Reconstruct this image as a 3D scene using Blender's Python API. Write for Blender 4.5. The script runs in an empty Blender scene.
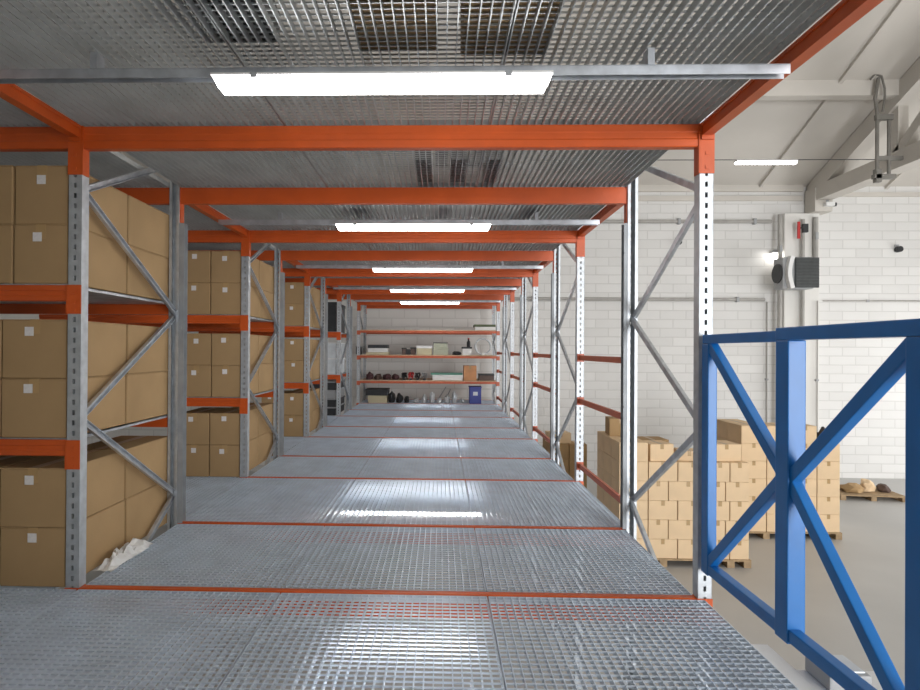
import bpy, bmesh, math, random
from mathutils import Vector, Matrix
random.seed(7)
R = math.radians
col = bpy.context.scene.collection
sc = bpy.context.scene

# ------------------------------------------------------------------ layout
Y1, DEEP, AISLE = 2.914, 1.16, 1.416        # nearest rack, rack depth, aisle between racks
PITCH = DEEP + AISLE
IN = 1.475                                  # inner faces of the posts
PW, PD = 0.065, 0.06                        # post width and depth
GROUND, BACK = -1.85, 15.0
TOPB, TOPT = 2.126, 2.234                   # beams under the upper deck
NR = 5
NEAR = ['nearest', 'second', 'third', 'fourth', 'farthest']
RY = [Y1 + k * PITCH for k in range(NR)]

# ------------------------------------------------------------------ materials
def mat(name, color, rough=0.5, metal=0.0, noise=0.0, scale=8.0, bump=0.0, bscale=60.0, spec=0.5, dark=None):
    m = bpy.data.materials.new(name); m.use_nodes = True
    nt = m.node_tree; b = nt.nodes['Principled BSDF']
    b.inputs['Roughness'].default_value = rough
    b.inputs['Metallic'].default_value = metal
    b.inputs['Specular IOR Level'].default_value = spec
    c = tuple(color) + (1,)
    b.inputs['Base Color'].default_value = c
    tc = nt.nodes.new('ShaderNodeTexCoord')
    if noise:
        n = nt.nodes.new('ShaderNodeTexNoise'); n.inputs['Scale'].default_value = scale
        n.inputs['Detail'].default_value = 5
        nt.links.new(tc.outputs['Object'], n.inputs['Vector'])
        r = nt.nodes.new('ShaderNodeValToRGB')
        r.color_ramp.elements[0].position = 0.3; r.color_ramp.elements[1].position = 0.7
        d = dark or tuple(v * (1 - noise) for v in color)
        r.color_ramp.elements[0].color = tuple(d) + (1,)
        r.color_ramp.elements[1].color = tuple(min(1, v * (1 + noise * .5)) for v in color) + (1,)
        nt.links.new(n.outputs['Fac'], r.inputs['Fac'])
        nt.links.new(r.outputs['Color'], b.inputs['Base Color'])
    if bump:
        n2 = nt.nodes.new('ShaderNodeTexNoise'); n2.inputs['Scale'].default_value = bscale
        nt.links.new(tc.outputs['Object'], n2.inputs['Vector'])
        bp = nt.nodes.new('ShaderNodeBump'); bp.inputs['Strength'].default_value = bump
        bp.inputs['Distance'].default_value = 0.02
        nt.links.new(n2.outputs['Fac'], bp.inputs['Height'])
        nt.links.new(bp.outputs['Normal'], b.inputs['Normal'])
    return m

def emit(name, color, strength):
    m = bpy.data.materials.new(name); m.use_nodes = True
    b = m.node_tree.nodes['Principled BSDF']
    b.inputs['Base Color'].default_value = (.9, .9, .9, 1)
    b.inputs['Emission Color'].default_value = tuple(color) + (1,)
    b.inputs['Emission Strength'].default_value = strength
    return m

def brick_mat(name):
    m = bpy.data.materials.new(name); m.use_nodes = True
    nt = m.node_tree; b = nt.nodes['Principled BSDF']; b.inputs['Roughness'].default_value = .7
    tc = nt.nodes.new('ShaderNodeTexCoord'); sp = nt.nodes.new('ShaderNodeSeparateXYZ')
    cb = nt.nodes.new('ShaderNodeCombineXYZ')
    nt.links.new(tc.outputs['Object'], sp.inputs[0])
    nt.links.new(sp.outputs['X'], cb.inputs['X']); nt.links.new(sp.outputs['Z'], cb.inputs['Y'])
    bt = nt.nodes.new('ShaderNodeTexBrick')
    bt.inputs['Scale'].default_value = 1.0
    bt.inputs['Brick Width'].default_value = .62; bt.inputs['Row Height'].default_value = .215
    bt.inputs['Mortar Size'].default_value = .012; bt.inputs['Mortar Smooth'].default_value = .3
    bt.inputs['Color1'].default_value = (.80, .79, .77, 1); bt.inputs['Color2'].default_value = (.74, .73, .71, 1)
    bt.inputs['Mortar'].default_value = (.66, .65, .63, 1)
    nt.links.new(cb.outputs[0], bt.inputs['Vector'])
    n = nt.nodes.new('ShaderNodeTexNoise'); n.inputs['Scale'].default_value = 1.3; n.inputs['Detail'].default_value = 6
    nt.links.new(tc.outputs['Object'], n.inputs['Vector'])
    mx = nt.nodes.new('ShaderNodeMixRGB'); mx.blend_type = 'MULTIPLY'; mx.inputs['Fac'].default_value = .35
    nt.links.new(bt.outputs['Color'], mx.inputs['Color1']); nt.links.new(n.outputs['Fac'], mx.inputs['Color2'])
    mr = nt.nodes.new('ShaderNodeMixRGB'); mr.blend_type = 'MIX'; mr.inputs['Fac'].default_value = .75
    nt.links.new(mx.outputs['Color'], mr.inputs['Color1']); nt.links.new(bt.outputs['Color'], mr.inputs['Color2'])
    nt.links.new(mr.outputs['Color'], b.inputs['Base Color'])
    bp = nt.nodes.new('ShaderNodeBump'); bp.inputs['Strength'].default_value = .35; bp.inputs['Distance'].default_value = .03
    bp.invert = True
    nt.links.new(bt.outputs['Fac'], bp.inputs['Height']); nt.links.new(bp.outputs['Normal'], b.inputs['Normal'])
    return m

M = {}
M['galv'] = mat('galvanised_steel', (.60, .63, .67), .42, .75, .22, 14)
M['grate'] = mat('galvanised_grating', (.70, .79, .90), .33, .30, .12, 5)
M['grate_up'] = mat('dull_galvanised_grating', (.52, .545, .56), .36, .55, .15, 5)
M['post'] = mat('galvanised_post', (.58, .61, .64), .55, .75, .15, 20)
M['orange'] = mat('orange_paint', (.62, .098, .014), .38, 0, .12, 6)
M['rail'] = mat('rust_orange_paint', (.55, .12, .05), .45, 0, .12, 6)
M['blue'] = mat('blue_paint', (.008, .155, .47), .35, 0, .10, 8)
M['card'] = mat('cardboard', (.43, .285, .145), .8, 0, .10, 3, .04, 90, .2)
M['card_lit'] = mat('daylit_cardboard', (.80, .60, .385), .8, 0, .10, 3, .04, 90, .2)  # same board as in the racks, colour lightened to imitate hall daylight
M['tape'] = mat('packing_tape', (.45, .29, .13), .3, 0, .05, 10)
M['label'] = mat('paper_label', (.80, .77, .76), .6, 0, .10, 60)
M['white'] = mat('white_paint', (.80, .80, .79), .45, 0, .06, 5)
M['grey'] = mat('grey_paint', (.38, .39, .40), .5, 0, .1, 6)
M['dark'] = mat('dark_plastic', (.03, .032, .035), .5, 0, .3, 10)
M['wood'] = mat('pallet_wood', (.42, .30, .18), .8, 0, .3, 9, .1, 40, .2)
M['chip'] = mat('chipboard', (.60, .44, .30), .75, 0, .15, 30)
M['floor'] = mat('concrete_floor', (.49, .485, .47), .42, 0, .10, .7, .02, 20)
M['ceil'] = mat('painted_concrete', (.63, .595, .545), .85, 0, .10, .6, .05, 6)
M['wallp'] = mat('painted_plaster', (.78, .765, .73), .8, 0, .06, .8, .04, 8)
M['brick'] = brick_mat('white_painted_block')
M['lamp'] = emit('lamp_diffuser', (1, .99, .97), 12.5)
M['tube'] = emit('bare_tube', (1, .99, .97), 20)
M['bulb'] = emit('bulb_glass', (1, .97, .92), 10)
M['green'] = mat('olive_green', (.10, .13, .06), .6, 0, .2, 9)
M['sage'] = mat('sage_plastic', (.45, .47, .36), .5, 0, .1, 9)
M['beige'] = mat('beige_card', (.62, .56, .38), .7, 0, .1, 6)
M['plum'] = mat('plum_cloth', (.10, .045, .05), .8, 0, .4, 12)
M['navy'] = mat('deep_blue_plastic', (.035, .055, .32), .4, 0, .1, 6)
M['clear'] = mat('pale_film', (.72, .76, .79), .2, 0, .15, 8)
M['brown'] = mat('dark_brown', (.13, .085, .07), .6, 0, .2, 8)
M['tan'] = mat('orange_tan_card', (.62, .30, .14), .7, 0, .15, 7)
M['red'] = mat('red_paint', (.5, .03, .03), .4)
M['pipe'] = mat('grey_pipe', (.40, .385, .36), .5, 0, .15, 5)
M['hanger'] = mat('dark_steel', (.22, .21, .19), .55, .2, .15, 5)
M['stiff'] = mat('shaded_galvanised', (.34, .36, .38), .6, .3, .15, 12)  # galvanised steel toned down to imitate shade on the rear posts
M['grille'] = mat('dark_grille', (.07, .075, .075), .5, .3, .2, 10)
M['teal'] = mat('green_band', (.12, .33, .25), .5, 0, .1, 8)

# ------------------------------------------------------------------ mesh helpers
class MB:
    def __init__(self): self.bm = bmesh.new()
    def box(self, x0, x1, y0, y1, z0, z1):
        v = [self.bm.verts.new(p) for p in ((x0,y0,z0),(x1,y0,z0),(x1,y1,z0),(x0,y1,z0),(x0,y0,z1),(x1,y0,z1),(x1,y1,z1),(x0,y1,z1))]
        for f in ((3,2,1,0),(4,5,6,7),(0,1,5,4),(1,2,6,5),(2,3,7,6),(3,0,4,7)): self.bm.faces.new([v[i] for i in f])
        return self
    def bar(self, a, b, w, h, up=(1,0,0)):          # rectangular bar; w along 'up' side, h across
        a, b = Vector(a), Vector(b); d = (b - a).normalized(); u = Vector(up)
        u = (u - d * u.dot(d)).normalized(); s = d.cross(u)
        v = []
        for p in (a, b):
            for i, j in ((-1,-1),(1,-1),(1,1),(-1,1)): v.append(self.bm.verts.new(p + u*i*w/2 + s*j*h/2))
        for f in ((0,1,2,3),(7,6,5,4),(0,4,5,1),(1,5,6,2),(2,6,7,3),(3,7,4,0)): self.bm.faces.new([v[i] for i in f])
        return self
    def tube(self, pts, r, n=10):
        pts = [Vector(p) for p in pts]; rings = []
        for i, p in enumerate(pts):
            d = (pts[min(i+1, len(pts)-1)] - pts[max(i-1, 0)]).normalized()
            u = d.orthogonal().normalized() if abs(d.z) < .9 else (Vector((1,0,0)) - d*d.x).normalized()
            if abs(d.z) < .9: u = (Vector((0,0,1)) - d*d.z).normalized()
            s = d.cross(u)
            rings.append([self.bm.verts.new(p + (u*math.cos(2*math.pi*k/n) + s*math.sin(2*math.pi*k/n))*r) for k in range(n)])
        for a, b in zip(rings, rings[1:]):
            for k in range(n): self.bm.faces.new((a[k], a[(k+1)%n], b[(k+1)%n], b[k]))
        self.bm.faces.new(rings[0][::-1]); self.bm.faces.new(rings[-1])
        return self
    def prism(self, prof, x0, x1):                   # profile in (y, z) swept along x
        a = [self.bm.verts.new((x0, p[0], p[1])) for p in prof]; b = [self.bm.verts.new((x1, p[0], p[1])) for p in prof]
        n = len(prof)
        for k in range(n): self.bm.faces.new((a[k], a[(k+1)%n], b[(k+1)%n], b[k]))
        self.bm.faces.new(a[::-1]); self.bm.faces.new(b)
        return self
    def lathe(self, prof, c=(0,0,0), n=16):          # (r, z) profile about z
        rings = []
        for r, z in prof:
            rings.append([self.bm.verts.new((c[0]+r*math.cos(2*math.pi*k/n), c[1]+r*math.sin(2*math.pi*k/n), c[2]+z)) for k in range(n)])
        for a, b in zip(rings, rings[1:]):
            for k in range(n): self.bm.faces.new((a[k], a[(k+1)%n], b[(k+1)%n], b[k]))
        self.bm.faces.new(rings[0][::-1]); self.bm.faces.new(rings[-1])
        return self
    def lump(self, c, r, seed=0, rough=.35, sub=2):  # crumpled blob with a flat foot
        rnd = random.Random(seed)
        t = bmesh.ops.create_icosphere(self.bm, subdivisions=sub, radius=1)['verts']
        for v in t:
            k = 1 + rnd.uniform(-rough, rough)
            z = max(v.co.z * k, -.6)
            v.co = Vector((c[0]+v.co.x*k*r[0], c[1]+v.co.y*k*r[1], c[2]+(z+.6)/1.6*2*r[2]*.8))
        return self
    def mesh(self, name, bevel=0, smooth=False):
        bmesh.ops.recalc_face_normals(self.bm, faces=self.bm.faces)
        if bevel:
            bmesh.ops.bevel(self.bm, geom=[e for e in self.bm.edges], offset=bevel, segments=2, affect='EDGES', profile=.6)
        me = bpy.data.meshes.new(name); self.bm.to_mesh(me); self.bm.free()
        if smooth:
            for p in me.polygons: p.use_smooth = True
        return me

def obj(name, me, m, parent=None, loc=None, bevel=0, smooth=False):
    if isinstance(me, MB): me = me.mesh(name, bevel, smooth)
    if m is not None and not me.materials: me.materials.append(m)
    o = bpy.data.objects.new(name, me); col.objects.link(o)
    if parent is not None: o.parent = parent
    if loc is not None: o.location = loc
    return o
def tag(o, label, cat, group=None, kind=None):
    o['label'] = label; o['category'] = cat
    if group: o['group'] = group
    if kind: o['kind'] = kind
    return o
def thing(name, loc, label, cat, group=None, rz=0):
    o = bpy.data.objects.new(name, None); col.objects.link(o); o.empty_display_size = .1
    o.location = loc; o.rotation_euler = (0, 0, rz)
    return tag(o, label, cat, group)
def struct(name, mb, m, bevel=0):
    o = obj(name, mb, m, bevel=bevel); o['kind'] = 'structure'; return o
def kids(o): return [c for c in col.objects if c.parent == o]
def copy_tree(src, loc, label, rz=None, children=None):
    c = src.copy(); col.objects.link(c); c.location = loc; c['label'] = label
    if rz is not None: c.rotation_euler = (0, 0, rz)
    for ch in (children if children is not None else kids(src)):
        d = ch.copy(); col.objects.link(d); d.parent = c
        for g in kids(ch):
            e = g.copy(); col.objects.link(e); e.parent = d
    return c

# ------------------------------------------------------------------ building shell
XL, XR, YF = -9.0, 14.0, -10.0
SL = .42; RIDGE = 3.0; EAVE = 5.15
def roof_z(y): return EAVE + SL * ((BACK - y) if y > RIDGE else (BACK - RIDGE) - (RIDGE - y))
struct('floor', MB().box(XL, XR, YF, BACK + .3, GROUND - .2, GROUND), M['floor'])
struct('wall_back', MB().box(XL, XR, BACK, BACK + .3, GROUND, EAVE + .1), M['brick'])
struct('wall_left', MB().box(XL - .3, XL, YF, BACK + .3, GROUND, 10.6), M['wallp'])
struct('wall_right', MB().box(XR, XR + .3, YF, BACK + .3, GROUND, 10.6), M['wallp'])
fw = MB()
fw.box(XL, 3, YF - .3, YF, GROUND, EAVE + .3); fw.box(13, XR, YF - .3, YF, GROUND, EAVE + .3); fw.box(3, 13, YF - .3, YF, 4.0, EAVE + .3)
fw.box(XL, 1.9, -1.5, -1.2, GROUND, 7.5)  # added unseen partition that keeps doorway daylight off the left racks
struct('wall_front_and_blocker', fw, M['wallp'])
rf = MB()
def sloped(mb, ya, yb, x0, x1, lo, hi):
    mb.prism([(ya, roof_z(ya)+lo), (yb, roof_z(yb)+lo), (yb, roof_z(yb)+hi), (ya, roof_z(ya)+hi)], x0, x1)
sloped(rf, BACK + .3, RIDGE, XL, XR, 0, .15); sloped(rf, RIDGE, YF, XL, XR, 0, .15)
struct('ceiling', rf, M['ceil'])
# ribs of the roof slabs (along the slope) and purlins across
rb = MB()
x = XL + 1.9
while x < XR:
    sloped(rb, BACK, RIDGE, x, x + .07, -.07, .02); x += 3
struct('trim_1', rb, M['ceil'])
pu = MB()
for yp in (12.0, 8.5, 5.0):
    pu.prism([(yp, roof_z(yp)-.30), (yp+.22, roof_z(yp)-.30), (yp+.22, roof_z(yp+.22)+.02), (yp, roof_z(yp)+.02)], XL, XR)
struct('trim_2', pu, M['ceil'])
# roof truss standing on the pilaster
TX = 9.2
tr = MB()
tr.box(TX - .17, TX + .17, RIDGE, BACK - .35, 4.72, 5.06)
sloped(tr, BACK - .05, RIDGE, TX - .16, TX + .16, -.42, -.02)
for ya, yb in ((12.2, 12.2), (9.2, 9.2), (12.2, 9.2), (6.2, 6.2), (6.2, 9.2)):
    tr.bar((TX, ya, 5.0), (TX, yb, roof_z(yb) - .2), .2, .2)
tr.box(TX - .20, TX + .20, BACK - .44, BACK - .03, 4.46, 5.02)
struct('trim_3', tr, M['ceil'])
pl = MB(); pl.box(8.42, 9.24, BACK - .22, BACK + .02, GROUND, 4.46)
struct('trim_4', pl, M['wallp'], bevel=.015)
bd = MB(); bd.box(XL, 8.95, BACK - .05, BACK + .02, 4.80, 4.92); bd.box(9.4, XR, BACK - .05, BACK + .02, 4.90, 5.0); bd.box(XL, 8.95, BACK - .07, BACK + .02, 5.02, 5.2)
struct('trim_5', bd, M['ceil'])

# ------------------------------------------------------------------ upright frames
def post_mesh(flip=False):
    mb = MB(); z0, z1 = GROUND + .011, 2.48; t = .003
    hw = PW / 2; s = .0065
    mb.box(-hw, -s, 0, t, z0, z1); mb.box(s, hw, 0, t, z0, z1)
    z = z0
    while z < z1 - .03:
        mb.box(-s, s, 0, t, z, min(z + .026, z1)); z += .05
    mb.box(-hw, -hw + t, 0, PD, z0, z1); mb.box(hw - t, hw, 0, PD, z0, z1)
    mb.box(-hw, -hw + .018, PD - t, PD, z0, z1); mb.box(hw - .018, hw, PD - t, PD, z0, z1)
    if flip:
        for v in mb.bm.verts: v.co.y = DEEP - v.co.y
    return mb.mesh('post')
FRONT, REAR = post_mesh(), post_mesh(True)
nodes = [('b', 2.40), ('f', 1.93), ('b', 1.38), ('f', .81), ('b', .19), ('f', -.39), ('b', -.98), ('f', -1.52)]
yy = {'f': .035, 'b': DEEP - .035}
BR = []
for i, ((s0, z0), (s1, z1)) in enumerate(zip(nodes, nodes[1:])):
    dx = .008 if i % 2 else -.008
    mb = MB(); a, b = (dx, yy[s0], z0), (dx, yy[s1], z1)
    mb.bar(a, b, .003, .034)
    d = (Vector(b) - Vector(a)).normalized(); n = d.cross(Vector((1, 0, 0))).normalized()
    for s in (-1, 1): mb.bar(Vector(a) + n*s*.0155 + Vector((.009,0,0)), Vector(b) + n*s*.0155 + Vector((.009,0,0)), .02, .003)
    BR.append(mb.mesh('diagonal_brace'))
HB = MB().bar((0, .035, -1.62), (0, DEEP - .035, -1.62), .02, .034).mesh('horizontal_brace')
FP = [MB().box(-.06, .06, y - .03, y + .09, GROUND, GROUND + .01).mesh('foot_plate') for y in (0, DEEP - PD)]
FX = IN + PW / 2
def stiffener(s, w):                                # channel bolted to the aisle side of a rear post
    a, b = PW/2 + .001, PW/2 + w; mb = MB()
    for x0, x1, y0, y1 in ((a, b, .002, .005), (a, a + .003, .005, .055), (a, b, .055, .058)):
        x0, x1 = sorted((s*x0, s*x1)); mb.box(x0, x1, DEEP - y1, DEEP - y0, .006, 1.994)
    for z in (.3, .8, 1.3, 1.8): mb.box(min(s*(a+.009), s*(a+.021)), max(s*(a+.009), s*(a+.021)), DEEP - .062, DEEP - .0582, z - .006, z + .006)
    return mb.mesh('post_reinforcement')
RE = {'L': stiffener(1, .036), 'R': stiffener(-1, .024)}
def frame(x, k, label):
    t = thing('upright_frame', (x, RY[k], 0), label, 'rack frame', 'galvanised upright frames along the walkway')
    posts = [obj('post', FRONT, M['post'], t), obj('post', REAR, M['post'], t)]
    if k < 4: obj('post_reinforcement', RE['L' if x < 0 else 'R'], M['stiff'], posts[1])
    for b in BR: obj('diagonal_brace', b, M['galv'], t)
    obj('horizontal_brace', HB, M['galv'], t)
    for q, f in zip(posts, FP): obj('foot_plate', f, M['galv'], q)
    return t
for k in range(NR):
    frame(-FX, k, f'galvanised rack frame with zigzag bracing on the left side, {NEAR[k]} one from the camera')
    frame(FX, k, f'galvanised rack frame with zigzag bracing on the right side, {NEAR[k]} one from the camera')

# ------------------------------------------------------------------ beams
def beam_x(name, x0, x1, y, z0, z1, label, group, m='orange', plates=(), ph=None, out=-1):
    """box beam along x whose outer face lies at y; plates = x centres of the end plates on the posts"""
    t = thing(name, ((x0+x1)/2, y, z0), label, 'rack beam', group)
    h = z1 - z0; L = (x1 - x0) / 2; d = .045; mb = MB()
    s = 1 if out < 0 else -1
    prof = [(0, .004), (.004, 0), (d, 0), (d, h-.012), (d-.008, h-.012), (d-.008, h), (.004, h), (0, h-.004), (0, h*.68), (.004, h*.62), (.004, h*.38), (0, h*.32)]
    mb.prism([(s*p[0], p[1]) for p in prof], -L, L)
    for v in mb.bm.verts: v.co.x *= 1 - .0015 / L
    obj('beam_profile', mb, M[m], t)
    for px in plates:
        hp = ph or h + .06
        pm = MB(); ya, yb = (-.006, -.001) if out < 0 else (.001, .006)
        pm.box(px - PW/2 - .002, px + PW/2 + .002, ya, yb, h - hp, h)
        sx = 1 if px < (x0+x1)/2 else -1
        xi = px + sx*(PW/2)
        e0, e1 = (-.006, .05) if out < 0 else (-.05, .006)
        pm.box(min(xi + sx*.001, xi + sx*.006), max(xi + sx*.001, xi + sx*.006), e0, e1, h - hp, h)
        for zz in (h - hp*.25, h - hp*.6, h - hp*.88):
            pm.box(px - .008, px + .008, min(ya*1.5, yb*1.5), max(ya*1.5, yb*1.5), zz - .008, zz + .008)
        for v in pm.bm.verts: v.co.x -= (x0+x1)/2
        obj('end_plate', pm, M[m], t)
    return t
def beam_y(x0, x1, y0, y1, z0, z1, label, group):
    t = thing('tie_crossbeam', ((x0+x1)/2, y0, z0), label, 'rack beam', group)
    w = (x1-x0)/2; h = z1-z0
    mb = MB(); mb.box(-w, w, 0, y1-y0, 0, h); mb.box(-w-.006, -w, 0, y1-y0, h-.014, h); mb.box(w, w+.006, 0, y1-y0, h-.014, h)
    obj('beam_profile', mb, M['orange'], t)
    for ya, yb in ((.0005, .006), (y1-y0-.006, y1-y0-.0005)): obj('end_plate', MB().box(-w-.004, w+.004, ya, yb, -.02, h), M['orange'], t)
    return t
LX = -3.4
for k in range(NR):
    n = NEAR[k]
    for side, y, out in (('front', RY[k], -1), ('rear', RY[k] + DEEP, 1)):
        beam_x('overhead_crossbeam', -IN, IN, y, TOPB, TOPT, f'orange overhead beam across the walkway, {side} beam of the {n} rack', 'orange overhead beams', plates=(-FX, FX), ph=.235, out=out)
        beam_x('deck_crossbeam', -IN, IN, y, -.112, .004, f'orange beam flush with the walkway gratings, {side} edge of the {n} rack', 'orange beams in the walkway floor', plates=(-FX, FX), ph=.15, out=out)
        if k < 4:
            beam_x('overhead_crossbeam', LX, -IN-PW, y, TOPB, TOPT, f'orange overhead beam above the left boxes, {side} beam of the {n} rack', 'orange overhead beams on the left', out=out)
        if k < 4:
            for lv, zt in (('lower', .716), ('upper', 1.466)):
                beam_x('shelf_crossbeam', LX, -IN-PW, y, zt - .078, zt, f'orange shelf beam under the {lv} shelf, {side} of the {n} left rack', 'orange shelf beams of the left racks', plates=(-FX,), ph=.14, out=out)
    if k < 4:
        for lv, zt in (('lower', .716), ('upper', 1.466)):
            sh = MB(); sh.box(LX, -IN-PW-.008, RY[k]+.05, RY[k]+DEEP-.05, zt-.012, zt+.006); sh.box(LX, -IN-PW-.008, RY[k]+.012, RY[k]+DEEP-.012, zt+.001, zt+.006)
            o = obj('steel_shelf', sh, M['galv']); tag(o, f'grey steel {lv} shelf under boxes in the {n} left rack', 'shelf', 'steel shelves of the left racks')
    # tie beams over the aisle in front of the rack
    ya = RY[k] - AISLE
    for sx, w in ((-1, 'left'), (1, 'right')):
        xc = sx * (IN + .032)
        beam_y(xc - .024, xc + .024, ya + .008, RY[k] - .010, 2.176, TOPT, f'orange overhead tie beam along the {w} edge, just before the {n} rack', 'orange tie beams between racks')
# rear beams that carry the foreground overhead deck lie behind the camera's view

# guard rails on the right over the aisle ends
for k in range(1, NR):
    ya, yb = RY[k] - AISLE, RY[k]
    for nm, z in (('top', 1.10), ('middle', .715), ('lowest', .14)):
        t = thing('guard_rail', (IN + .034, ya, z), f'rust orange {nm} guard rail on the right, between {NEAR[k-1]} and {NEAR[k]} frames', 'guard rail', 'rust orange guard rails at the aisle ends')
        obj('rail', MB().box(-.012, .012, .008, AISLE - .008, -.022, .022), M['rail'], t, bevel=.003)
        for yb_ in (.0, AISLE - .008): obj('bracket', MB().box(-.03, .03, yb_ + .0015, yb_ + .0065, -.035, .035), M['rail'], t)

# ------------------------------------------------------------------ gratings
def grating(w, l, h=.030, p=.0345, t=.004, ch=.007, ct=.0055):
    mb = MB(); n = max(2, round(w / p)); m = max(2, round(l / p))
    for i in range(n + 1):
        x = i * (w - t) / n; mb.box(x, x + t, 0, l, 0, h)
    for j in range(1, m):
        y = j * (l - ct) / m; mb.box(.001, w - .001, y, y + ct, h - ch, h - .0008)
    for y in (0, l - .004): mb.box(0, w, y, y + .004, 0, h)
    return mb.mesh('floor_grating')
PWD = 2 * IN / 3
G_A = grating(PWD - .006, AISLE - .012); G_AR = grating(PWD + .026, AISLE - .012); G_R = grating(PWD - .006, DEEP - .106)
G_U = grating(PWD - .006, DEEP - .05); G_UA = grating(PWD - .006, AISLE + .04)
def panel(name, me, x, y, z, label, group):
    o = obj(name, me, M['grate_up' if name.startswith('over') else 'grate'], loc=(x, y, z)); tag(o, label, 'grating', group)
cols = [('left', -IN), ('middle', -IN + PWD), ('right', -IN + 2*PWD)]
ROWN = []
for k in range(NR):
    n = NEAR[k]
    ya = RY[k] - AISLE
    for cn, x in cols:
        panel('floor_grating', G_AR if cn == 'right' else G_A, x + .003, ya + .006, -.030, f'steel floor grating, {cn} panel of the aisle just before the {n} rack', 'walkway floor gratings')
        panel('floor_grating', G_R, x + .003, RY[k] + .053, -.030, f'steel floor grating, {cn} panel between the frames of the {n} rack', 'walkway floor gratings')
        panel('overhead_grating', G_UA, x + .003, ya - .02, TOPT + .001, f'overhead steel grating, {cn} panel above the aisle before the {n} rack', 'overhead gratings')
        panel('overhead_grating', G_U, x + .003, RY[k] + .025, TOPT + .001, f'overhead steel grating, {cn} panel between the beams of the {n} rack', 'overhead gratings')
    if k < 4:
        for q in range(2 if k == 0 else 1):
            x = -IN - (q + 1) * PWD - .002; xb = x - .14
            nm = ('side', 'outer')[q]
            panel('floor_grating', G_A, x, ya + .006, -.030, f'steel floor grating, far left {nm} panel of the aisle before the {n} rack', 'left floor gratings')
            panel('overhead_grating', G_UA, x - .07, ya - .02, TOPT + .001, f'overhead steel grating, far left {nm} panel above the aisle before the {n} rack', 'overhead gratings on the left')
            panel('floor_grating', G_R, xb, RY[k] + .053, -.030, f'steel floor grating under boxes, {nm} panel of the {n} left rack', 'left floor gratings')
            panel('overhead_grating', G_U, x - .07, RY[k] + .025, TOPT + .001, f'overhead steel grating above the boxes, {nm} panel of the {n} left rack', 'overhead gratings on the left')

# ------------------------------------------------------------------ lamps
for k in range(NR):
    y = RY[k] - .708; n = NEAR[k]
    ch = thing('lamp_channel', (0, y, 2.1405), f'thin grey steel channel carrying the {n} ceiling lamp', 'channel', 'grey lamp channels under the overhead gratings')
    x0, x1 = -2.5 if k == 0 else -1.485, 1.485
    c = MB(); c.box(x0, x1, -.022, .022, .032, .035); c.box(x0, x1, -.022, -.019, 0, .033); c.box(x0, x1, .019, .022, 0, .033)
    obj('channel_profile', c, M['galv'], ch)
    for bx in (-1.0, 1.0): obj('hanger_clip', MB().box(bx - .012, bx + .012, -.026, .026, .034, .0935), M['galv'], ch)
    t = thing('ceiling_lamp', (.045, y, 2.0985), f'lit white tube lamp with long diffuser overhead, {n} one from the camera', 'lamp', 'fluorescent lamps over the walkway')
    d = MB(); d.prism([(-.058, .034), (-.052, .010), (-.036, 0), (.036, 0), (.052, .010), (.058, .034)], -.6, .6)
    for v in d.bm.verts:
        if abs(v.co.x) > .59 and v.co.z < .02: v.co.x *= .975
    obj('diffuser', d, M['lamp'], t)
    obj('housing', MB().box(-.605, .605, -.06, .06, .0342, .0421), M['white'], t)
    for ex in (-.45, .45): obj('end_clip', MB().box(ex - .012, ex + .012, -.062, .062, .024, .0415), M['grey'], t)

# bare tubes of the level below, glowing through the gratings
for k in range(NR):
    y = RY[k] - .708
    t = thing('tube_lamp', (.045, y, -.15), f'bare lit tube lamp glowing under the floor gratings before the {NEAR[k]} rack', 'lamp', 'tube lamps under the walkway gratings')
    tl = .30 if k == 0 else .55
    if k == 0: t.location.x = .13
    obj('tube', MB().tube([(-tl, 0, .033), (tl, 0, .033)], .014, 10), M['tube'], t)
    obj('batten', MB().box(-tl - .05, tl + .05, -.018, .018, -.018, .012), M['white'], t)
    for ex in (-tl - .015, tl + .015): obj('socket', MB().box(ex - .015, ex + .015, -.018, .018, .012, .055), M['white'], t)
    for ex in (-tl + .05, tl - .05): obj('hanger', MB().box(ex - .004, ex + .004, .020, .024, -.018, .1195), M['galv'], t)

# ------------------------------------------------------------------ cardboard boxes
CACHE = {}
def carton(w, d, h, loc, label, group, rz=0, m='card', lab=True, tape=True, name='cardboard_box', cat='box'):
    key = (round(w, 3), round(d, 3), round(h, 3), m)
    if key not in CACHE:
        b = MB(); b.box(-w/2, w/2, 0, d, 0, h - .004)
        bmesh.ops.bevel(b.bm, geom=b.bm.edges[:], offset=.004, segments=1, affect='EDGES')
        b.box(-w/2 + .001, -.002, .001, d - .001, h - .0045, h); b.box(.002, w/2 - .001, .001, d - .001, h - .0045, h)
        tp = MB(); tp.box(-.025, .025, -.0012, d + .0012, h, h + .0008)
        tp.box(-.025, .025, -.0014, -.0002, h - .07, h + .0008); tp.box(-.025, .025, d + .0002, d + .0014, h - .07, h + .0008)
        lb = MB(); lb.box(-.022, .022, -.0030, -.0016, -.022, .022)
        CACHE[key] = (b.mesh('cardboard_box'), tp.mesh('tape'), lb.mesh('shipping_label'))
    b, tp, lb = CACHE[key]
    o = obj(name, b, M[m], loc=loc); o.rotation_euler = (0, 0, rz); tag(o, label, cat, group)
    if tape: obj('tape', tp, M['tape'], o)
    if lab:
        rnd = random.Random(label)
        obj('shipping_label', lb, M['label'], o, loc=(rnd.uniform(-.03, .0), 0, h - .06 + rnd.uniform(-.012, .012)))
    return o
LV = [('floor level', .001), ('lower shelf', .7235), ('upper shelf', 1.4735)]
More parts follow.
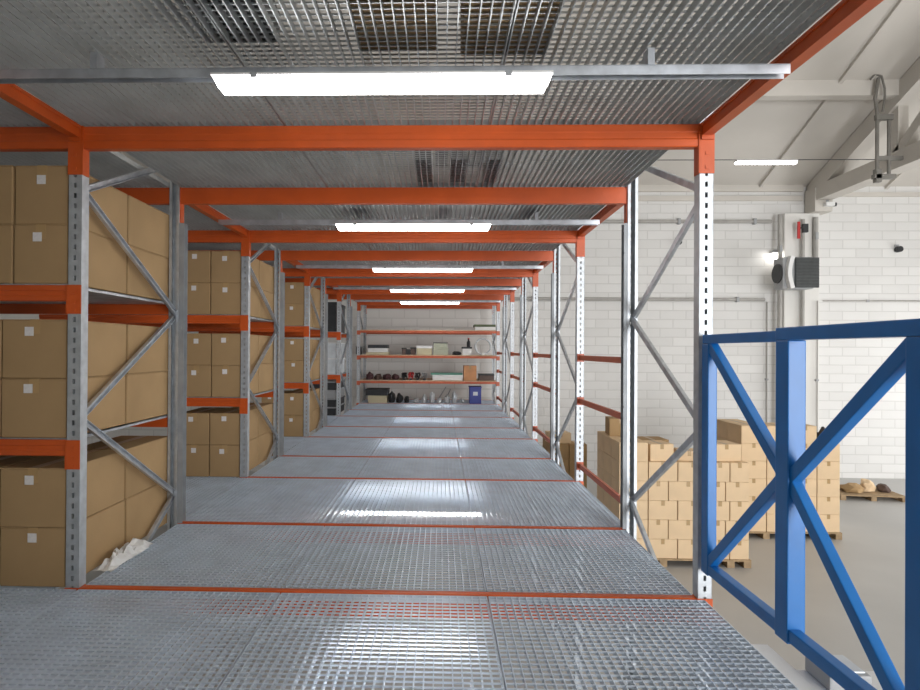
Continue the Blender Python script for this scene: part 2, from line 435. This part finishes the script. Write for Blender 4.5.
for k in range(3):
    n = NEAR[k]
    for li, (ln, zb) in enumerate(LV):
        wA = (.325, .325, .268)[li] if k == 0 else (.275, .262, .275)[li]
        for r, rn in enumerate(('bottom', 'top')):
            h = .287
            for c, cn in enumerate(('beside frame', 'second from frame')):
                for j, jn in enumerate(('front', 'rear')):
                    if c == 1 and j == 1: continue
                    if k == 0 and c == 1 and li < 2 and r < 0: continue
                    xc = -IN - PW - .008 - wA/2 - c * (wA + .008)
                    y = RY[k] + .008 + j * .575 + random.uniform(.0, .012)
                    if c == 1: jn = 'front'
                    carton(wA, .555, h, (xc, y, zb + r * (h + .0015)), f'brown cardboard box, {n} left rack, {ln}, {rn} layer, {jn} box, {cn}', f'brown boxes in the {n} left rack', R(random.uniform(-.3, .3)))

# crumpled film on the floor beside the nearest left boxes
def crumple(name, x0, x1, y0, y1, z, m, label, cat, seed, amp=.03, nx=9, ny=15, taper=True):
    rnd = random.Random(seed); mb = MB(); V = []
    for j in range(ny):
        for i in range(nx):
            u, v = i/(nx-1), j/(ny-1)
            e = min(1, 4*min(u, 1-u)) * min(1, 5*min(v, 1-v))
            wv = .5 + .5 * math.sin(v * 7 + seed) * .5
            V.append(mb.bm.verts.new((x0 + (x1-x0)*(.5 + (u-.5)*(.6+.4*wv)) + rnd.uniform(-.006,.006), y0 + (y1-y0)*v + rnd.uniform(-.01,.01), z + .004 + e*amp*rnd.uniform(.15, 1))))
    for j in range(ny-1):
        for i in range(nx-1): mb.bm.faces.new((V[j*nx+i], V[j*nx+i+1], V[(j+1)*nx+i+1], V[(j+1)*nx+i]))
    o = obj(name, mb, M[m]); tag(o, label, cat)
    s = o.modifiers.new('thickness', 'SOLIDIFY'); s.thickness = .0015; s.offset = 1
    return o
crumple('plastic_film', -1.545, -1.42, RY[0] + .22, RY[0] + .68, .001, 'white', 'crumpled white plastic film on the gratings beside nearest left boxes', 'packaging', 3, .07)

# things lying on the upper deck, seen through the gratings
UZ = TOPT + .0315
def upper(x0, x1, y0, y1, h, m, label, cat, name):
    mb = MB()
    if name == 'plastic_pallet':
        for i in range(5):
            xa = x0 + (x1-x0)*i/5; mb.box(xa + .012, xa + (x1-x0)/5 - .012, y0, y1, h-.03, h)
        for i in range(3):
            xa = x0 + (x1-x0-.09)*i/2; mb.box(xa, xa+.09, y0, y1, 0, h-.031)
    o = obj(name, mb, M[m], loc=(0, 0, UZ)); tag(o, label, cat, 'things lying on the overhead gratings')
upper(.11, .62, RY[0] + .62, RY[0] + 1.12, .13, 'dark', 'dark pallet on the overhead gratings of nearest rack, seen through mesh', 'pallet', 'plastic_pallet')
upper(-.42, 1.0, RY[1] - .76, RY[1] - .42, .13, 'dark', 'dark pallet on the overhead gratings above second lamp, seen through mesh', 'pallet', 'plastic_pallet')
upper(-.56, -.32, RY[0] - 1.20, RY[0] - .74, .13, 'dark', 'small dark pallet on the overhead gratings left of nearest lamp', 'pallet', 'plastic_pallet')
carton(.29, .6, .25, (.10, RY[0] - 1.25, UZ), 'brown box on the overhead gratings above nearest lamp, left of the pair', 'things lying on the overhead gratings', lab=False)
carton(.32, .6, .25, (.49, RY[0] - 1.21, UZ), 'brown box on the overhead gratings above nearest lamp, right of the pair', 'things lying on the overhead gratings', lab=False)

# ------------------------------------------------------------------ blue gate
g = thing('safety_gate', (1.483, 2.905, .0), 'blue painted steel tube safety gate with diagonal braces at right deck edge', 'gate')
GT, GB = 1.25, .145
def gp(name, mb, bevel=.004): return obj(name, mb, M['blue'], g, bevel=bevel)
gp('gate_post', MB().box(0, .042, -.072, -.006, GB - .006, GT - .052))
gp('gate_post', MB().box(-.003, .060, -.721, -.640, GB - .006, GT - .046))
gp('gate_post', MB().box(-.003, .055, -1.325, -1.262, GB - .006, GT - .046))
gp('top_rail', MB().box(.002, .044, -.69, -.006, GT - .051, GT - .010))
gp('top_rail', MB().box(-.004, .056, -1.326, -.64, GT - .0455, GT))
gp('bottom_rail', MB().box(.002, .044, -1.262, -.0725, GB, GB + .046))
zc = .70
for a, b in (((.022, -.05, GT - .05), (.022, -.65, zc + .03)), ((.022, -.65, zc), (.022, -.05, GB + .04)),
             ((.024, -1.27, GT - .06), (.024, -.71, zc + .02)), ((.024, -.71, zc), (.024, -1.27, GB + .02))):
    gp('diagonal_brace', MB().bar(a, b, .036, .045))
for z in (.30, 1.05):
    obj('hinge', MB().box(.006, .036, -.006, .0075, z - .03, z + .03).tube([(.052, -.02, z - .05), (.052, -.02, z + .05)], .009), M['blue'], g)

# white sill and grey block on the deck edge under the gate
s = thing('loading_sill', (1.512, 1.5, -.11), 'white painted steel sill beside the deck edge below the blue gate', 'sill')
obj('sill_plate', MB().box(.0, .12, 0, 1.10, .042, .052), M['white'], s); obj('sill_web', MB().box(.0, .01, 0, 1.10, -.10, .0418), M['white'], s)
obj('cross_plate', MB().box(.1205, .42, .74, .90, .042, .052), M['white'], s)
s = thing('latch_box', (1.665, 2.243, -.057), 'grey metal block with pale top standing on white sill by the gate', 'metal block')
obj('casing', MB().box(0, .15, 0, .155, 0, .06), M['grey'], s, bevel=.008); obj('cover', MB().box(.015, .135, .015, .14, .0605, .068), M['clear'], s, bevel=.003)

# ------------------------------------------------------------------ goods on the hall floor
def pallet(x, y, w, d, label, rz=0, h=.11, group='wooden pallets on the hall floor'):
    t = thing('wooden_pallet', (x, y, GROUND), label, 'pallet', group, rz)
    for i in range(7):
        xa = i * (w - .1) / 6
        obj('deck_board', MB().box(0, w, i*(d-.1)/6, i*(d-.1)/6 + .1, h - .022, h), M['wood'], t)
    for i in range(3):
        xa = i*(w-.1)/2
        obj('stringer', MB().box(xa, xa + .1, 0, d, h - .044, h - .0225), M['wood'], t)
        for j in range(3):
            ya = j*(d-.14)/2; obj('block', MB().box(xa, xa+.1, ya, ya+.14, 0.0205, h - .0445), M['wood'], t)
        obj('bottom_board', MB().box(xa, xa + .1, 0, d, 0, .02), M['wood'], t)
    return t
ORD = ['bottom', 'second', 'third', 'fourth', 'fifth', 'sixth', 'seventh']
def stack(x, y, widths, nd, bd, bh, heights, who, stag=.0, m='card_lit', base=.111, see=lambda i, j, l, top: True):
    """columns of cartons; heights[j][i] = number of layers in column i of depth row j"""
    tot = sum(widths)
    for j in range(nd):
        for i in range(len(widths)):
            for l in range(heights[j][i]):
                top = l == heights[j][i] - 1
                if not see(i, j, l, top): continue
                ws = list(widths)
                if stag and l % 2:                      # brick bond: shift the inner joints
                    ws[-1] += stag; ws[-2] -= stag
                xc = x + sum(ws[:i]) + ws[i]/2
                cn = ('left', 'middle', 'right')[i] if len(widths) == 3 else ('left', 'right')[i]
                rn = ['front', 'second', 'third', 'rear'][j] if nd > 1 else 'front'
                lab = f'pale carton, {ORD[l]} layer, {rn} row, {cn} column, {who}'
                carton(ws[i] - .012, bd - .012, bh - .002, (xc, y + j*bd, GROUND + base + l*bh), lab, f'pale cartons, {who}', R(random.uniform(-.5, .5)), m, lab=False)
    return GROUND + base
AX, AY = 2.78, 8.69
pallet(AX, AY - .02, 1.24, 1.25, 'wooden pallet under the carton stack seen between the nearest two right posts')
vis = lambda i, j, l, top: i == 0 or j == 0 or top
stack(AX, AY, [.41, .41, .42], 3, .41, .27, [[6, 5, 5], [6, 5, 5], [6, 5, 5]], 'stack between nearest two right posts', .13, see=lambda i, j, l, top: True if (i == 0 or j == 0 or top) else l >= 3)
zt = GROUND + .111
carton(.34, .38, .24, (AX + .62, AY + .06, zt + 5*.27), 'loose carton on top of the nearest pallet stack, middle of its front', 'loose cartons on pallet stacks', R(6), 'card_lit', lab=False)
carton(.34, .36, .26, (AX + .21, AY + .62, zt + 6*.27), 'loose carton highest on the left of the nearest pallet stack', 'loose cartons on pallet stacks', R(-5), 'card', lab=False)
carton(.46, .38, .22, (AX + .70, AY + .62, zt + 5*.27), 'wide loose carton at the back on top of nearest pallet stack', 'loose cartons on pallet stacks', R(4), 'card', lab=False)
carton(.30, .30, .14, (AX + 1.02, AY + .1, zt + 5*.27), 'flat loose carton on top right corner of nearest pallet stack', 'loose cartons on pallet stacks', R(-9), 'card_lit', lab=False)
pallet(4.05, AY - .02, .56, 1.25, 'wooden pallet under the carton stack seen just through the gate, left panel')
stack(4.05, AY, [.27, .27], 3, .41, .27, [[5, 5], [5, 5], [5, 5]], 'stack through left gate panel', .06, see=lambda i, j, l, top: j == 0 or top or (i == 1 and l > 2))
carton(.42, .40, .24, (4.32, AY + .1, zt + 5*.27), 'loose carton with flaps closed on top of the stack behind left gate panel', 'loose cartons on pallet stacks', R(4), 'card_lit', lab=False)
BX, BY = 5.13, 10.05
pallet(BX, BY - .02, .80, 1.25, 'wooden pallet under the carton stack behind the gate, left of the middle post')
stack(BX, BY, [.41, .41], 2, .5, .285, [[6, 6], [6, 6]], 'far stack left of gate middle post', 0, see=lambda i, j, l, top: j == 0 or i == 0)
pallet(BX + .85, BY + .0, .76, 1.25, 'wooden pallet under the carton stack behind the gate, right of the middle post')
stack(BX + .85, BY + .02, [.37, .37], 2, .5, .285, [[6, 5], [6, 5]], 'far stack right of gate middle post', 0, see=lambda i, j, l, top: j == 0 or i == 1)
# tape dispenser on the right far stack
td = thing('tape_dispenser', (BX + 1.33, BY + .16, zt + 5*.285 + .001), 'black and red hand tape dispenser on top of the far right carton', 'tape dispenser')
obj('roll', MB().tube([(-.03, 0, .085), (.03, 0, .085)], .085, 16), M['dark'], td)
obj('frame', MB().box(-.035, .035, -.02, .17, .03, .07).box(-.035, .035, .13, .17, .0, .16), M['red'], td)
obj('handle', MB().bar((0, .02, .09), (0, -.12, .26), .035, .04), M['dark'], td)
# stack further back seen between the second and third right frames
pallet(2.36, 11.6, .70, 1.2, 'wooden pallet under the far carton stack beyond the second right frame')
stack(2.36, 11.62, [.34, .34], 2, .5, .285, [[4, 4], [4, 4]], 'far stack beyond second right frame', 0, 'card', see=lambda i, j, l, top: i == 0 or j == 0)
carton(.40, .36, .20, (2.56, 11.7, zt + 4*.285), 'loose carton on the far stack beyond the second right frame', 'loose cartons on pallet stacks', R(7), 'card_lit', lab=False)
# low pallet with scrap near the back wall
LPx, LPy = 8.45, 12.75
pallet(LPx, LPy, 1.25, .9, 'low wooden pallet with scrap near the back wall on the right', R(-6))
for i, (dx, dy, r, m, lb) in enumerate(((.40, .40, (.20, .22, .11), 'card', 'crumpled brown paper in the middle of the low pallet'), (.76, .45, (.14, .14, .15), 'card_lit', 'small crushed carton at right on the low pallet'), (1.06, .40, (.11, .14, .10), 'brown', 'dark brown scrap lump at the right end of the low pallet'))):
    o = obj('crumpled_paper', MB().lump((0, 0, 0), r, i, .25), M[m], loc=(LPx + dx, LPy + dy - .08, GROUND + .111)); tag(o, lb, 'scrap', 'scrap on the low pallet')

# ------------------------------------------------------------------ heater, pipes, fittings on the back wall
hz, hx, hy = 2.60, 8.27, 14.05
h = thing('air_heater', (hx, hy, hz), 'unit air heater with dark grille and pale curved shell on wall pilaster', 'heater')
obj('casing', MB().box(-.26, .44, .05, .45, .0, .72), M['grey'], h, bevel=.03)
gr = MB().box(.0, .52, -.0, .05, .02, .70)
for i in range(9): gr.box(.01, .51, -.02, .0, .06 + i*.07, .085 + i*.07)
obj('grille', gr, M['grille'], h)
sh = MB()
for i in range(9):
    z0, z1 = i*.08, (i+1)*.08
    f = lambda z: -.10 - .07*math.sin(math.pi*z/.72)
    sh.bar((f(z0), .0, z0), (f(z1), .0, z1), .09, .16, (1, 0, 0))
obj('shell', sh, M['white'], h)
obj('fan_guard', MB().tube([(-.29, .25, .36), (-.262, .25, .36)], .22, 18), M['dark'], h)
for z in (.12, .62): obj('wall_bracket', MB().box(.2, .4, .44, BACK - .22 - hy - .001, z - .03, z + .03), M['grey'], h)
def pipe(pts, r, label, m='pipe', name='wall_mounted_pipe', fl=()):
    t = thing(name, pts[0], label, 'pipe', 'pipes on the back wall')
    p0 = Vector(pts[0]); mb = MB()
    for a, b in zip(pts, pts[1:]): mb.tube([Vector(a) - p0, Vector(b) - p0], r)
    obj('pipe_run', mb, M[m], t)
    for q in fl:
        wq = Vector(q); yw = BACK - .0006 if wq.y > BACK - .2 else BACK - .2206; q = wq - p0; obj('clamp', MB().box(q.x - .03, q.x + .03, q.y - r*1.25, yw - p0.y, q.z - r*1.5, q.z + r*1.5), M['grey'], t)
    return t
wy = BACK - .047
pipe([(1.2, wy, 4.30), (8.2, wy, 4.30)], .045, 'thick horizontal grey pipe high on back wall left of the heater', fl=[(3.5, wy, 4.30), (6, wy, 4.30), (7.8, wy, 4.30)])
pipe([(1.2, wy, 2.42), (8.05, wy, 2.42), (9.3, BACK - .28, 2.42)][:2], .04, 'long horizontal grey pipe across back wall below the heater level', fl=[(2.5, wy, 2.42), (5, wy, 2.42), (7.4, wy, 2.42)])
wy2 = BACK - .019
pipe([(9.45, wy2, 2.40), (13.9, wy2, 2.40)], .018, 'thin horizontal conduit on back wall right of the heater', fl=[(10.5, wy2, 2.40), (12, wy2, 2.40)])
py_ = BACK - .28
pipe([(8.28, py_, 1.0 - 2.8), (8.28, py_, 4.42)], .05, 'vertical grey pipe on the wall just left of the pilaster', fl=[(8.28, py_, 3.6), (8.28, py_, .5)])
pipe([(8.80, py_ - .02, GROUND + .02), (8.80, py_ - .02, 4.30)], .045, 'vertical grey pipe down the middle of the pilaster behind heater', fl=[(8.80, py_ - .02, 1.0)])
pipe([(9.11, py_, 3.32), (9.11, py_, 4.35)], .055, 'short vertical grey pipe above right side of the heater', fl=[(9.11, py_, 3.9)])
pipe([(9.16, py_, GROUND + .02), (9.16, py_, 2.38)], .014, 'thin vertical conduit down right edge of the pilaster', fl=[(9.16, py_, .5)])
pipe([(8.11, wy, GROUND + .02), (8.11, wy, 2.36)], .014, 'thin vertical conduit on the wall left of the pilaster', fl=[(8.11, wy, .5)])
v = thing('pipe_valve', (8.80, 14.60, 3.92), 'red and black pipe valve above the wall heater', 'valve')
obj('valve_body', MB().box(-.06, .06, -.03, .05, .05, .25), M['dark'], v, bevel=.01)
obj('handle', MB().box(-.19, -.13, -.03, .01, -.10, .30), M['red'], v, bevel=.008); obj('stem', MB().tube([(-.14, -.01, .15), (-.05, -.01, .15)], .015), M['dark'], v)
o = thing('wall_lamp', (8.22, BACK - .01, 3.48), 'small round lit lamp on back wall left of the heater', 'lamp')
obj('bulb', MB().lathe([(.01, -.11), (.07, -.09), (.10, -.03), (.09, .02), (.04, .05)], (0, -.17, 0)), M['bulb'], o, smooth=True); obj('arm', MB().box(-.02, .02, -.18, 0, .05, .09), M['dark'], o); obj('shade', MB().lathe([(.11, .03), (.06, .10), (.03, .12)], (0, -.17, 0)), M['grey'], o)
for nm, x, z, lb in (('floodlight', 11.18, 3.63, 'small dark round fitting high on back wall at far right'), ('floodlight', 5.98, 3.79, 'small dark fitting on back wall seen beside nearest right post')):
    o = thing(nm, (x, BACK, z), lb, 'wall fitting', 'dark fittings on the back wall')
    obj('body', MB().tube([(0, -.14, 0), (0, -.03, 0)], .07, 14), M['dark'], o); obj('mount', MB().box(-.05, .05, -.03, -.001, -.05, .12), M['grey'], o)
cam_ = thing('wall_camera', (9.28, BACK - .45, 4.60), 'small white camera with dark lens under the roof truss end', 'camera')
obj('body', MB().box(-.10, .10, -.12, .02, -.04, .05), M['white'], cam_, bevel=.01); obj('lens', MB().tube([(.10, -.05, 0), (.16, -.07, 0)], .045), M['dark'], cam_); obj('bracket', MB().box(-.03, .03, .0, .02, .05, .12), M['grey'], cam_)

# hanging hall lamp on its wire, and the steel hanger on the truss
ly = 12.3
w = tag(obj('suspension_wire', MB().tube([(2.0, ly, 4.965), (TX - .18, ly, 4.965)], .008, 6), M['dark']), 'thin dark wire stretched above the hall carrying the hanging lamp', 'wire')
t = thing('hanging_lamp', (6.68, ly, 4.88), 'lit tube lamp hanging on the wire beyond the nearest right post', 'lamp')
obj('diffuser', MB().prism([(-.06, .04), (-.05, .01), (-.03, 0), (.03, 0), (.05, .01), (.06, .04)], -.58, .58), M['lamp'], t)
obj('housing', MB().box(-.59, .59, -.065, .065, .04, .068), M['white'], t)
hg = thing('steel_hanger', (TX - .52, 11.9, 4.45), 'grey steel pipe hanger clamped to the roof truss at upper right', 'hanger')
obj('pipe_leg', MB().tube([(-.12, 0, 0), (-.12, 0, 1.30), (-.16, 0, 1.55), (-.10, 0, 1.95)], .032), M['hanger'], hg)
obj('pipe_leg', MB().tube([(.10, 0, .05), (.10, 0, 1.22)], .032), M['hanger'], hg)
obj('cross_bar', MB().box(-.16, .16, -.05, .03, 1.14, 1.24), M['hanger'], hg); obj('cross_bar', MB().box(-.2, .2, -.06, .04, .02, .10), M['hanger'], hg)
obj('hook', MB().tube([(-.25, 0, 1.92), (-.16, 0, 2.02), (-.04, 0, 1.98), (.02, 0, 1.75), (.02, 0, 1.55), (-.02, 0, 1.3)], .02), M['hanger'], hg)
obj('clamp', MB().box(-.17, -.07, -.06, .04, -.05, .2), M['hanger'], hg)
obj('bracket_arm', MB().box(-.14, .349, -.03, .03, .38, .45), M['hanger'], hg)

# ------------------------------------------------------------------ shelf unit at the far end
k = 4; YB = RY[4]
SH = [('lowest', .485), ('middle', 1.035), ('top', 1.575)]
for nm, z in SH:
    for side, y, out in (('front', YB, -1), ('rear', YB + DEEP, 1)):
        beam_x('shelf_crossbeam', -IN, IN, y, z - .05, z, f'orange {side} beam of the {nm} shelf at the far end', 'orange beams of the far end shelves', plates=(-FX, FX), ph=.09, out=out, m='rail')
    o = obj('shelf_board', MB().box(-IN + .01, IN - .01, YB + .004, YB + DEEP - .004, z + .001, z + .019), M['chip']); tag(o, f'chipboard {nm} shelf across the far end of the walkway', 'shelf', 'chipboard shelves at the far end')
def X5(px): return (px - 428.2) / 140 * 2.95        # picture column on the far shelf front
def on(name, px0, px1, y, d, z, h, m, label, cat='box', lid=None, lidh=.03, group=None, bev=.006):
    a, b = X5(px0), X5(px1); w = b - a
    t = thing(name, ((a+b)/2, YB + y, z), label, cat, group)
    obj('body', MB().box(-w/2, w/2, 0, d, 0, h), M[m], t, bevel=bev)
    if lid: obj('lid', MB().box(-w/2 - .008, w/2 + .008, -.008, d + .008, h + .0005, h + lidh), M[lid], t, bevel=.004)
    return t
z1, z2, z3 = .505, 1.055, 1.595
G3 = 'goods on the far end shelves'
on('flat_box', 476, 497, .08, .5, z3, .075, 'white', 'flat white box with dark green lid on top shelf, right end', lid='green', lidh=.05, group=G3)
on('paper_carton', 364, 387, .1, .5, z2, .05, 'beige', 'flat beige tray under the dark and white device, middle shelf left', 'tray', group=G3)
d = on('device', 366, 386, .12, .4, z2 + .0515, .09, 'white', 'white device with dark top on beige tray, middle shelf left', 'device', lid='dark', lidh=.07, group=G3)
on('storage_bin', 353.5, 358, .1, .3, z2, .16, 'dark', 'small dark bin at the left end of the middle shelf', 'bin', lid='grey', group=G3)
for i, (a, b, hh) in enumerate(((401, 405, .12), (405.5, 409.5, .09), (410, 415, .13))):
    on('small_case', a, b, .15, .25, z2, hh, 'brown' if i != 1 else 'dark', f'small dark case on middle shelf, {("left", "middle", "right")[i]} of three left of the white box', 'case', lid='dark', group='three small dark cases on the middle shelf')
on('white_box', 416.5, 432, .1, .4, z2, .14, 'beige', 'pale box with white lid at the centre of the middle shelf', lid='white', lidh=.06, group=G3)
on('storage_bin', 433.5, 449, .1, .4, z2, .12, 'sage', 'lower sage green bin at the centre of the middle shelf', 'bin', lid='sage', group=G3)
on('storage_bin', 434, 448, .12, .36, z2 + .152, .10, 'sage', 'upper sage green bin with dark rim, stacked on middle shelf', 'bin', lid='dark', lidh=.02, group=G3)
o = obj('black_bag', MB().lump((0, 0, 0), (.10, .12, .05), 5, .2), M['dark'], loc=(X5(457.5), YB + .25, z2)); tag(o, 'small black bag on middle shelf right of the sage bins', 'bag', G3)
on('small_case', 463.5, 473, .1, .35, z2, .14, 'white', 'pale case with dark lid on middle shelf near the right end', 'case', lid='dark', lidh=.04, group=G3)
b = thing('bottle', (X5(470), YB + .2, z2 + .181), 'dark bottle standing on the pale case, middle shelf right', 'bottle', G3)
obj('body', MB().lathe([(.035, 0), (.04, .01), (.04, .10), (.018, .14), (.018, .17)], n=12), M['dark'], b); obj('cap', MB().lathe([(.02, .17), (.02, .19)], n=12), M['red'], b)
c = thing('coil', (X5(485), YB + .2, z2), 'coil of pale grey hose standing at the right of the middle shelf', 'hose', G3)
cm = MB(); 
for q in range(3):
    cm.tube([( .17*math.cos(a), q*.035, .19 + .17*math.sin(a)) for a in [i*2*math.pi/20 for i in range(21)]], .02, 8)
obj('hose', cm, M['clear'], c); obj('strap', MB().box(-.03, .03, -.03, .10, .0, .06), M['white'], c)
# lowest shelf
for i, (a, hw, hh, m) in enumerate(((367, .085, .10, 'plum'), (376, .085, .08, 'brown'), (385, .085, .085, 'plum'), (394, .085, .08, 'plum'))):
    o = obj('folded_cloth', MB().lump((0, 0, 0), (hw, .2, hh), 20 + i, .18), M[m], loc=(X5(a), YB + .3, z1)); tag(o, f'dark plum cloth heap on the lowest shelf, {("first", "second", "third", "fourth")[i]} from the left', 'cloth', 'dark cloth heaps on the lowest shelf')
for i, (a, s_) in enumerate(((403.5, .06), (410.5, .065), (417.5, .06), (424.5, .06))):
    cm = MB(); rnd = random.Random(i)
    pts = [(s_*math.cos(q*.9 + i)*(1 - q*.02), .1*math.sin(q*1.3 + i), .02 + abs(math.sin(q*.7 + i))*s_*2.2) for q in range(22)]
    cm.tube(pts, .012, 6)
    o = thing('cable_bundle', (X5(a), YB + .22, z1), f'tangled {("black", "red", "black", "grey")[i]} cable on lowest shelf, {("first", "second", "third", "fourth")[i]} from the dark cloth', 'cable', 'cable tangles on the lowest shelf')
    obj('cable', cm, M[('dark', 'red', 'dark', 'grey')[i]], o); obj('plug', MB().box(-.03, .03, -.15, -.10, 0, .035), M['dark'], o)
on('long_carton', 433, 464, .1, .4, z1, .085, 'white', 'long white carton under a green one on the lowest shelf', lid='white', group=G3)
on('long_carton', 431, 464, .14, .34, z1 + .117, .04, 'teal', 'long thin green carton on the long white carton', group=G3)
carton(X5(478) - X5(465), .4, .32, ((X5(478) + X5(465))/2, YB + .06, z1), 'upright orange tan box near the right of the lowest shelf', G3, 0, 'tan', lab=False)
on('storage_bin', 481, 496, .1, .4, z1, .11, 'brown', 'dark brown bin at the right end of the lowest shelf', 'bin', lid='dark', group=G3)
# on the deck
on('storage_box', 366.5, 386, .1, .45, .002, .16, 'beige', 'beige box on the floor under a black case, far left end', group=G3)
on('tool_case', 364, 387, .08, .45, .164, .11, 'dark', 'black case on the beige box at the far end floor', 'case', lid='dark', group=G3)
for i, (a, r) in enumerate(((390.5, (.075, .18, .15)), (398.5, (.075, .18, .13)), (406, (.06, .15, .09)))):
    o = obj('black_bag', MB().lump((0, 0, 0), r, 40 + i, .2), M['dark'], loc=(X5(a), YB + .25, .002)); tag(o, f'black bag on the far end floor, {("left", "middle", "right")[i]} of the three by the beige box', 'bag', 'black bags on the far end floor')
for i, a in enumerate((416, 424, 432, 440, 448, 456, 464)):
    nm = ('first', 'second', 'third', 'fourth', 'fifth', 'sixth', 'seventh')[i]
    o = obj('plastic_film', MB().lump((0, 0, 0), (.060, .16, .07 + .05*(i % 3)), 60 + i, .3, 2), M['clear'], loc=(X5(a), YB + .25, .002)); tag(o, f'crumpled clear film on the far end floor, {nm} heap from the black bags', 'packaging', 'clear film heaps on the far end floor')
for i, (a, b_) in enumerate(((438, 447), (446, 452))):
    o = obj('metal_bar', MB().bar((X5(a), YB + .45, .03), (X5(b_), YB + .62, .33 - .05*i), .02, .02), M['grey']); tag(o, f'grey metal bar leaning among the film heaps, {("longer left", "shorter right")[i]} one', 'bar', 'bars at the far end')
t = on('blue_crate', 471, 483, .06, .4, .002, .34, 'navy', 'tall deep blue crate on the far end floor at right', 'crate', lid='navy', lidh=.03, group=G3)
obj('front_label', MB().box(-.05, .05, -.003, -.0005, .18, .26), M['clear'], t)

# ------------------------------------------------------------------ goods in the fourth left rack
Y4 = RY[3]; G4 = 'goods in the fourth left rack'
def bin4(name, x, y, z, w, d, h, m, label, cat, lid=None):
    t = thing(name, (x, y, z), label, cat, G4)
    b = MB(); b.box(-w/2, w/2, 0, d, 0, .01); b.box(-w/2, -w/2+.01, 0, d, .01, h); b.box(w/2-.01, w/2, 0, d, .01, h); b.box(-w/2+.01, w/2-.01, 0, .01, .01, h); b.box(-w/2+.01, w/2-.01, d-.01, d, .01, h)
    obj('body', b, M[m], t)
    obj('rim', MB().box(-w/2-.01, w/2+.01, -.01, .0, h-.03, h).box(-w/2-.01, w/2+.01, d, d+.01, h-.03, h).box(w/2, w/2+.01, 0, d, h-.03, h), M[m], t)
    if lid: obj('lid', MB().box(-w/2-.01, w/2+.01, -.01, d+.01, h+.001, h+.02), M[lid], t)
for j, jn in enumerate(('front', 'rear')):
    y = Y4 + .07 + j*.52
    bin4('storage_bin', -1.80, y, 1.4735, .46, .48, .50, 'dark', f'tall black bin on the upper shelf of the fourth left rack, {jn} one', 'bin', 'dark')
    bin4('storage_bin', -1.80, y, .7235, .46, .48, .26, 'clear', f'pale grey lower bin on the lower shelf of the fourth left rack, {jn} one', 'bin', 'white')
    bin4('storage_bin', -1.80, y, 1.005, .46, .48, .26, 'clear', f'pale grey upper bin on the lower shelf of the fourth left rack, {jn} one', 'bin', 'white')
    for r in range(4):
        bin4('tray', -1.80, y, .001 + r*.15, .46, .48, .125, 'dark' if r != 2 else 'grey', f'flat {"dark" if r != 2 else "grey"} tray on the floor of the fourth left rack, {jn} stack, {ORD[r]} layer', 'tray', 'grey')

# ------------------------------------------------------------------ light
def area(name, loc, rot, sx, sy, power, color=(1, 1, 1)):
    l = bpy.data.lights.new(name, 'AREA'); l.shape = 'RECTANGLE'; l.size = sx; l.size_y = sy; l.energy = power; l.color = color
    o = bpy.data.objects.new(name, l); col.objects.link(o); o.location = loc; o.rotation_euler = rot
    return o
area('added_doorway_light', (8.0, YF + .1, 1.0), (R(90), 0, 0), 8, 5.5, 1650, (.985, .99, 1))  # unseen doorway, added to light the hall and leave the left racks dimmer
area('added_ridge_fill', (8.5, RIDGE, 9.9), (0, 0, 0), 9, 3, 180, (1, .99, .98))  # added overhead fill below the closed ridge, no skylight opening built
area('added_wall_fill', (XR - .1, 9.5, .2), (R(90), 0, R(90)), 8, 2.6, 330, (.98, .99, 1))  # added lamp brightening the lower back wall; the right wall is solid
w = bpy.data.worlds.new('World'); sc.world = w; w.use_nodes = True
w.node_tree.nodes['Background'].inputs['Color'].default_value = (.85, .92, 1, 1)
w.node_tree.nodes['Background'].inputs['Strength'].default_value = 1.0

# ------------------------------------------------------------------ camera (24 mm, level, slightly shifted)
cd = bpy.data.cameras.new('camera'); cam = bpy.data.objects.new('camera', cd); col.objects.link(cam); sc.camera = cam
cd.sensor_width = 36; cd.lens = 613 / 920 * 36; cd.shift_x = 36.88 / 920; cd.shift_y = 2.47 / 920
cd.clip_start = .05; cd.clip_end = 200
yaw, pitch, roll = R(1.5916), R(.2274), R(.3425)
c, s = math.cos(yaw), math.sin(yaw); A = Matrix(((c, s, 0), (-s, c, 0), (0, 0, 1)))
c, s = math.cos(pitch), math.sin(pitch); B = Matrix(((1, 0, 0), (0, c, s), (0, -s, c)))
c, s = math.cos(roll), math.sin(roll); D = Matrix(((c, 0, s), (0, 1, 0), (-s, 0, c)))
Q = D @ B @ A
rot = Matrix((Q[0], Q[2], -Q[1])).transposed()
cam.matrix_world = Matrix.Translation((.2606, 0, 1.162)) @ rot.to_4x4()
vs = sc.view_settings
vs.view_transform = 'Standard'; vs.look = 'None'; vs.gamma = 1; vs.use_curve_mapping = False; vs.exposure = 0.1
